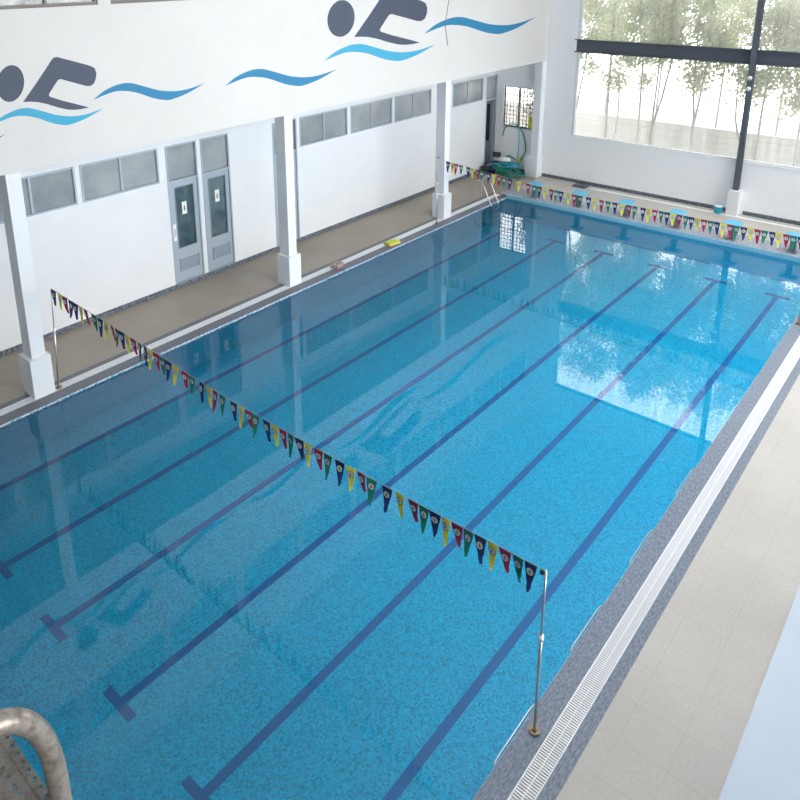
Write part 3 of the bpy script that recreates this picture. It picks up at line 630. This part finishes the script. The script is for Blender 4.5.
# foam floats on the coping
def float_(x, y, rz, m, lab, sz):
    r = empty('pull_buoy', (x, y, .001), rz)
    a, b, c = sz
    bm = bmesh.new(); box(bm, -a, a, -b, b, .0, c*.2); obj('lower_foam', bm, PINK, r, bevel=.012)
    bm = bmesh.new(); v = box(bm, -a*1.05, a*1.05, -b*1.05, b*1.05, c*.2, c)
    for q in v:
        if q.co.z > c*.9: q.co.x *= .86; q.co.y *= .94
    obj('upper_foam', bm, m, r, bevel=.014); tag(r, lab, 'float', 'foam floats left on the arcade-side pool edge')
float_(-.24, 12.50, -.15, FOAMY, 'yellow-green foam float lying on the left pool edge', (.17, .26, .10))
float_(-.33, 9.70, .2, FOAMT, 'tan foam float lying on the left pool edge', (.15, .19, .13))
# far-end odds and ends
bm = bmesh.new(); box(bm, -.30,.30,-.26,.26,0,.05); box(bm, -.27,.27,-.22,.22,.05,.075)
for k in range(5): box(bm, -.24,.24,-.19+k*.085,-.15+k*.085,.075,.085)
o = obj('floor_hatch', bm, GRANITE_D, loc=(1.78, 23.45, 0)); tag(o, 'dark square ribbed hatch cover on the deck by the far wall', 'hatch')
r = empty('blue_bucket', (7.55, 23.45, 0))
bm = bmesh.new(); bmesh.ops.create_cone(bm, cap_ends=True, segments=20, radius1=.13, radius2=.17, depth=.28, matrix=Matrix.Translation((0,0,.14)))
obj('body', bm, HOSE2, r); obj('handle', T(smooth_path([(-.16,0,.27),(-.12,.05,.36),(0,.08,.39),(.12,.05,.36),(.16,0,.27)],3), .01, 6), STEEL, r)
bm = bmesh.new(); tube(bm, [(0,0,.282),(0,0,.30)], .165, 20); obj('lid', bm, GRATE, r)
tag(r, 'small blue bucket at the foot of the steel post pedestal', 'bucket')

# ------------------------------------------------ corner: hoses, chair, pump
rnd = random.Random(3)
P = []
for k in range(150):
    t = k*.33; rad = .50-.0016*k+.15*math.sin(k*.37)+.10*math.sin(k*1.3)
    P.append((-1.62+rad*1.15*math.cos(t)+.1*math.sin(k*.11), 22.85+rad*.95*math.sin(t), .03+.0034*k+.07*abs(math.sin(k*.8))))
o = obj('garden_hose', T(smooth_path(P, 2), .028, 6), HOSE, smooth=True); tag(o, 'tangled coil of green hose piled on the deck in the far corner', 'hose', 'hoses in the far corner')
P = []
for k in range(55):
    t = -k*.41; rad = .30+.2*math.sin(k*.53)
    P.append((-1.5+rad*1.2*math.cos(t), 22.72+rad*math.sin(t), .62+.03*math.sin(k*1.1)))
o = obj('garden_hose', T(smooth_path(P, 2), .022, 6), HOSE2, smooth=True); tag(o, 'thin turquoise hose looped on top of the green hose pile', 'hose', 'hoses in the far corner')
yh = YW-.05
P = [(-2.50,yh,1.63),(-2.42,yh,2.0),(-2.2,yh,2.24),(-1.95,yh+.0,2.28),(-1.72,yh,2.25),(-1.45,yh,1.95),(-1.28,yh,1.45),(-1.25,yh,1.1),(-1.38,yh,.80),(-1.57,yh,.56),(-1.85,yh,.62),(-2.1,yh,.72),(-2.25,yh,.64)]
o = obj('garden_hose', T(smooth_path(P, 4), .026, 8), HOSE, smooth=True); tag(o, 'green hose draped in a loop from the sill of the barred window', 'hose', 'hoses in the far corner')
P = [(-1.80,yh-.06,2.30),(-1.66,yh-.08,2.22),(-1.59,yh-.08,2.0),(-1.57,yh-.08,1.2),(-1.60,yh-.08,.62),(-1.52,yh-.08,.3),(-1.45,yh-.1,.1),(-1.38,yh-.3,.04)]
o = obj('garden_hose', T(smooth_path(P, 4), .022, 8), HOSE2, smooth=True); tag(o, 'turquoise hose hanging straight down the wall under the barred window', 'hose', 'hoses in the far corner')
bm = bmesh.new(); bmesh.ops.create_uvsphere(bm, u_segments=16, v_segments=8, radius=.11, matrix=Matrix.Translation((-1.585, yh-.05, .60)) @ Matrix.Diagonal((1,.6,1,1)))
o = obj('hose_tie', bm, YELL, smooth=True); tag(o, 'yellow bundle of tape tying the hanging hoses together', 'tape')
bm = bmesh.new(); box(bm, -1.22, -1.02, YW+.0, YW+.03, 2.17, 2.75); o = obj('yellow_board', bm, mat('bright_yellow', (.70,.72,.08), .5))
tag(o, 'bright yellow board standing in the right corner of the barred window', 'board')
def chair(loc, rz):
    r = empty('folding_chair', loc, rz)
    obj('backrest', B(-.2,.2,.17,.2,.62,.88), BLKP, r, bevel=.02)
    obj('seat', B(-.2,.2,-.2,.2,.42,.46), BLKP, r, bevel=.015)
    for sx in (-.18,.18):
        obj('leg', T([(sx,-.22,0),(sx,.18,.66)], .012, 6), STEEL, r); obj('leg', T([(sx,.24,0),(sx,-.05,.44)], .012, 6), STEEL, r)
    return r
r = chair((-2.55, 23.35, 0), .3); tag(r, 'small black chair standing in the far corner behind the hoses', 'chair')
r = empty('pool_pump', (-2.6, 22.75, 0), .4)
bm = bmesh.new(); tube(bm, [(-.28,0,.2),(.1,0,.2)], .14, 16); obj('motor', bm, BLKP, r, smooth=True)
bm = bmesh.new(); tube(bm, [(.1,0,.22),(.34,0,.22)], .18, 16); obj('pump_housing', bm, NAVY, r, smooth=True)
obj('outlet', T([(.22,0,.38),(.22,0,.52)], .06, 12), HOSE2, r); obj('foot', B(-.3,.35,-.14,.14,0,.06), BLKP, r)
tag(r, 'dark pump standing between the chair and the hose pile', 'pump')
bm = bmesh.new(); bmesh.ops.create_icosphere(bm, subdivisions=3, radius=1, matrix=Matrix.Translation((-1.75,22.80,.80)) @ Matrix.Diagonal((.30,.22,.12,1)))
for v in bm.verts: v.co += Vector((rnd.uniform(-.015,.015), rnd.uniform(-.015,.015), rnd.uniform(-.02,.02)))
o = obj('crumpled_sheet', bm, PAPER, smooth=True); tag(o, 'crumpled white sheet lying on top of the green hose', 'sheet')
bm = bmesh.new(); box(bm, -.12,.12,-.09,.09,0,.10); o = obj('cardboard_box', bm, FOAMT, loc=(-.68, 22.55, 0)); tag(o, 'small brown box on the deck right of the hose pile', 'box')
o.rotation_euler.z = .4

def bush(x, y, z0, h, wd_, lab, seed):
    rnd = random.Random(seed); r = empty('bush', (x, y, z0)); V = []; F = []
    obj('stem', T([(0,0,0),(.02,0,h*.4),(0,.03,h*.8)], .03, 6), BARK, r)
    for k in range(1500):
        p = Vector((rnd.gauss(0,wd_*.35), rnd.gauss(0,wd_*.3), rnd.uniform(.1,h))); s = rnd.uniform(.04,.08)
        n = Vector((rnd.gauss(0,1), rnd.gauss(0,1), rnd.gauss(0,1))).normalized(); a = n.orthogonal().normalized()*s; b = n.cross(a).normalized()*s*.6
        i = len(V); V += [p-a, p-b, p+a, p+b]; F.append((i,i+1,i+2,i+3))
    me = bpy.data.meshes.new('foliage'); me.from_pydata(V, [], F); me.materials.append(mat('dark_leaf', (.05,.065,.05), .6))
    o = bpy.data.objects.new('foliage', me); COL.objects.link(o); o.parent = r
    tag(r, lab, 'bush')
bush(-1.45, 25.0, -.1, 4.0, .7, 'dark bush outside behind the right half of the barred window', 5)
# ------------------------------------------------ steel ladder up to the gallery (near left of frame)
r = empty('access_ladder', (13.29, -6.55, 0)); o0 = Vector(r.location)
for x in (12.93, 13.632):
    P = [(x,-6.372,0),(x,-6.372,4),(x,-6.372,7.40)]+[tuple(p) for p in smooth_path([(x,-6.373,7.45),(x,-6.378,7.52),(x,-6.388,7.578),(x,-6.403,7.632),(x,-6.424,7.677),(x,-6.447,7.710),(x,-6.470,7.732),(x,-6.50,7.750),(x,-6.56,7.76),(x,-6.63,7.75),(x,-6.69,7.70),(x,-6.73,7.60),(x,-6.74,7.45)],4)]+[(x,-6.74,4),(x,-6.74,0)]
    obj('handrail', T([Vector(p)-o0 for p in P], .0298, 16), STEEL_W, r, smooth=True)
for k in range(24):
    z = 7.28-.305*k
    bm = bmesh.new(); xa, xb = 12.96-o0.x, 13.60-o0.x; ya = -6.37-o0.y; d = .104
    # perforated channel: top plate with a double row of square holes, lips down both sides
    hs = []
    n = 16
    for j in range(n):
        u = xa+.02+j*(xb-xa-.04)/n
        hs.append((u, u+.011, ya-.016, ya-.005)); hs.append((u+.012, u+.020, ya-d*.62, ya-d*.62+.008))
    if k < 1: holed(bm, (xa, xb), (ya-d, ya), hs, lambda bm,a,b,c,e: box(bm, a, b, c, e, z-.003, z))
    else: box(bm, xa, xb, ya-d, ya, z-.003, z)
    box(bm, xa, xb, ya-.003, ya, z-.03, z-.003); box(bm, xa, xb, ya-d, ya-d+.003, z-.03, z-.003)
    box(bm, xa, xb, ya-.030, ya-.026, z, z+.0025)
    obj('tread', bm, STEEL_W, r)
tag(r, 'weathered stainless ladder with looped handrail at the bottom left corner', 'ladder')

# ================================================================== outside the far window
struct('ground', B(-14, 34, YW+.25, 46, -.4, -.1), mat('pale_ground', (.55,.53,.48), .9, noise=(3,(.42,.41,.36),.35,.65)))
BW = bpy.data.materials.new('outside_blocks'); BW.use_nodes = True
nt = BW.node_tree; br = nt.nodes.new('ShaderNodeTexBrick'); g = nt.nodes.new('ShaderNodeTexCoord'); mp = nt.nodes.new('ShaderNodeMapping'); mp.inputs['Rotation'].default_value = (PI/2, 0, 0)
nt.links.new(g.outputs['Object'], mp.inputs[0]); nt.links.new(mp.outputs[0], br.inputs['Vector'])
br.inputs['Scale'].default_value = 1; br.inputs['Brick Width'].default_value = .9; br.inputs['Row Height'].default_value = .33; br.inputs['Mortar Size'].default_value = .02
br.inputs['Color1'].default_value = (.33,.31,.29,1); br.inputs['Color2'].default_value = (.30,.285,.27,1); br.inputs['Mortar'].default_value = (.22,.21,.20,1)
nt.links.new(br.outputs[0], nt.nodes['Principled BSDF'].inputs['Base Color']); nt.nodes['Principled BSDF'].inputs['Roughness'].default_value = .9
o = obj('boundary_wall', B(-14, 34, 30.0, 30.25, -.1, 1.97), BW); tag(o, 'pale block boundary wall outside behind the trees', 'wall')

def tree(x, y, lab, forks, h0, top, seed, dens):
    rnd = random.Random(seed); r = empty('tree', (x, y, -.1))
    bm = bmesh.new()
    for f in forks: tube(bm, smooth_path([Vector(p) for p in f], 3), .07, 7, r2=.03)
    obj('trunk', bm, BARK, r, smooth=True)
    V = []; F = []; mi = []
    cl = []
    for k in range(int(26*dens)):
        z = rnd.uniform(h0, top); w = 1.35*math.sin(min(1, (z-h0+.5)/3.2)*PI/2)
        cl.append((rnd.gauss(0, w*.6), rnd.gauss(0, w*.5), z, rnd.uniform(.35, .8)))
    for f in forks: 
        e = f[-1]; cl.append((e[0], e[1], e[2]-.2, .7))
    for k in range(int(6000*dens)):
        c = rnd.choice(cl); d = Vector((rnd.gauss(0,1), rnd.gauss(0,1), rnd.gauss(0,1.0)))*.5*c[3]
        p = Vector(c[:3])+d; s = rnd.uniform(.05, .11)
        n = Vector((rnd.gauss(0,1), rnd.gauss(0,1), rnd.gauss(0,.6))).normalized(); a = n.orthogonal().normalized()*s; b = n.cross(a).normalized()*s*.55
        i = len(V); V += [p-a, p-b, p+a, p+b]; F.append((i, i+1, i+2, i+3)); mi.append(rnd.random() < .4)
    me = bpy.data.meshes.new('foliage'); me.from_pydata(V, [], F); me.materials.append(LEAF[0]); me.materials.append(LEAF[1])
    me.polygons.foreach_set('material_index', [int(q) for q in mi])
    o = bpy.data.objects.new('foliage', me); COL.objects.link(o); o.parent = r
    tag(r, lab, 'tree', 'young trees outside the far window')
def st(dx, z): return [(0,0,0),(dx*.25,0,z*.3),(dx*.6,0,z*.65),(dx,0,z)]
tree(-.75, 27, 'slender leaning tree outside, at the left edge of the far window', [[(0,0,0),(.35,0,2.3),(.6,0,4.2),(.9,0,6.5)]], 5.3, 10.5, 1, 1.1)
tree(1.27, 27, 'thin straight tree outside with a second thin stem beside its base', [st(-.1,8),[(.1,.1,.1),(.45,.1,2.6),(.35,.1,4.5)]], 4.2, 11, 2, 1.0)
tree(2.83, 27, 'thin upright tree outside, just left of the forked tree in the left pane', [st(-.2,8)], 3.9, 11, 3, .9)
tree(3.28, 27.3, 'tree outside forking low into a V, left of the middle of the left pane', [[(0,0,0),(0,0,2.6),(.05,0,4.6),(.1,0,8)],[(0,0,2.4),(.3,0,3.6),(.55,0,5.2),(.9,0,7)]], 5.4, 11, 4, .9)
tree(5.17, 27, 'tree outside forking narrowly in the middle of the left pane', [[(0,0,0),(0,0,2.9),(-.15,0,4.5),(-.25,0,8)],[(0,0,2.6),(.12,0,3.6),(.25,0,5),(.5,0,7)]], 4.6, 11, 5, 1.1)
tree(7.62, 27, 'bent tree outside just behind the dark steel window post', [[(0,0,0),(-.3,0,1.8),(-.75,0,3.2),(-.85,0,5.5)],[(.25,0,0),(.2,0,2.6),(.25,0,4.6),(.5,0,7)]], 4.4, 11, 6, 1.1)
tree(9.25, 27, 'tree outside in the right pane beside the frame edge', [st(.1,8)], 3.9, 11, 7, 1.1)
tree(11.3, 27.5, 'tree outside beyond the right frame edge, seen in the pool reflection', [st(.2,8)], 4.2, 11, 8, 1.1)
for i, (x, y) in enumerate(((-1.6,33.5),(1.4,33),(4.3,33.6),(7.2,33.1),(10.2,33.4),(13.2,33))):
    tree(x, y, ['tall leafy tree behind the block wall, leftmost of the back row','tall leafy tree behind the block wall, second of the back row from left','tall leafy tree behind the block wall, third of the back row from left','tall leafy tree behind the block wall, behind the steel post','tall leafy tree behind the block wall, in the right pane','tall leafy tree behind the block wall, beyond the right frame edge'][i],
         [st(.2,9)], 5.2, 13, 20+i, 2.6)

# ================================================================== light, world, camera
wd = bpy.data.worlds.new('world'); SC.world = wd; wd.use_nodes = True
bg = wd.node_tree.nodes['Background']; bg.inputs[0].default_value = (.97, .985, 1.0, 1)
wt = wd.node_tree; tcn = wt.nodes.new('ShaderNodeTexCoord')          # hazy sky, brighter round a veiled sun on the right
dt = wt.nodes.new('ShaderNodeVectorMath'); dt.operation = 'DOT_PRODUCT'; sv = Vector((.80, .25, .55)).normalized(); dt.inputs[1].default_value = sv
mr = wt.nodes.new('ShaderNodeMapRange'); mr.interpolation_type = 'SMOOTHSTEP'
for k, v in (('From Min', .1), ('From Max', 1.0), ('To Min', 5.4), ('To Max', 7.0)): mr.inputs[k].default_value = v
wt.links.new(tcn.outputs['Generated'], dt.inputs[0]); wt.links.new(dt.outputs['Value'], mr.inputs[0]); wt.links.new(mr.outputs[0], bg.inputs[1])

cam = bpy.data.cameras.new('camera'); co = bpy.data.objects.new('camera', cam); COL.objects.link(co)
R = Matrix(((0.74843573,-0.17369128,0.64005883),(0.66311566,0.21203126,-0.71785818),(-0.01102677,0.96170374,0.27386917)))
co.matrix_world = Matrix.Translation((15.32443721,-6.96540063,9.64985707)) @ R.to_4x4()
cam.sensor_width = 36; cam.sensor_fit = 'HORIZONTAL'; cam.lens = 740.9666*36/800
cam.shift_x = (400-354.006)/800; cam.shift_y = (175.673-400)/800
cam.clip_start = .05; cam.clip_end = 300
SC.camera = co
vs = SC.view_settings; vs.view_transform = 'Standard'; vs.look = 'None'; vs.gamma = 1; vs.use_curve_mapping = False; vs.exposure = 0.36
SC.cycles.use_denoising = True
SC.cycles.max_bounces = 12; SC.cycles.diffuse_bounces = 6; SC.cycles.transparent_max_bounces = 24
SC.cycles.caustics_reflective = False
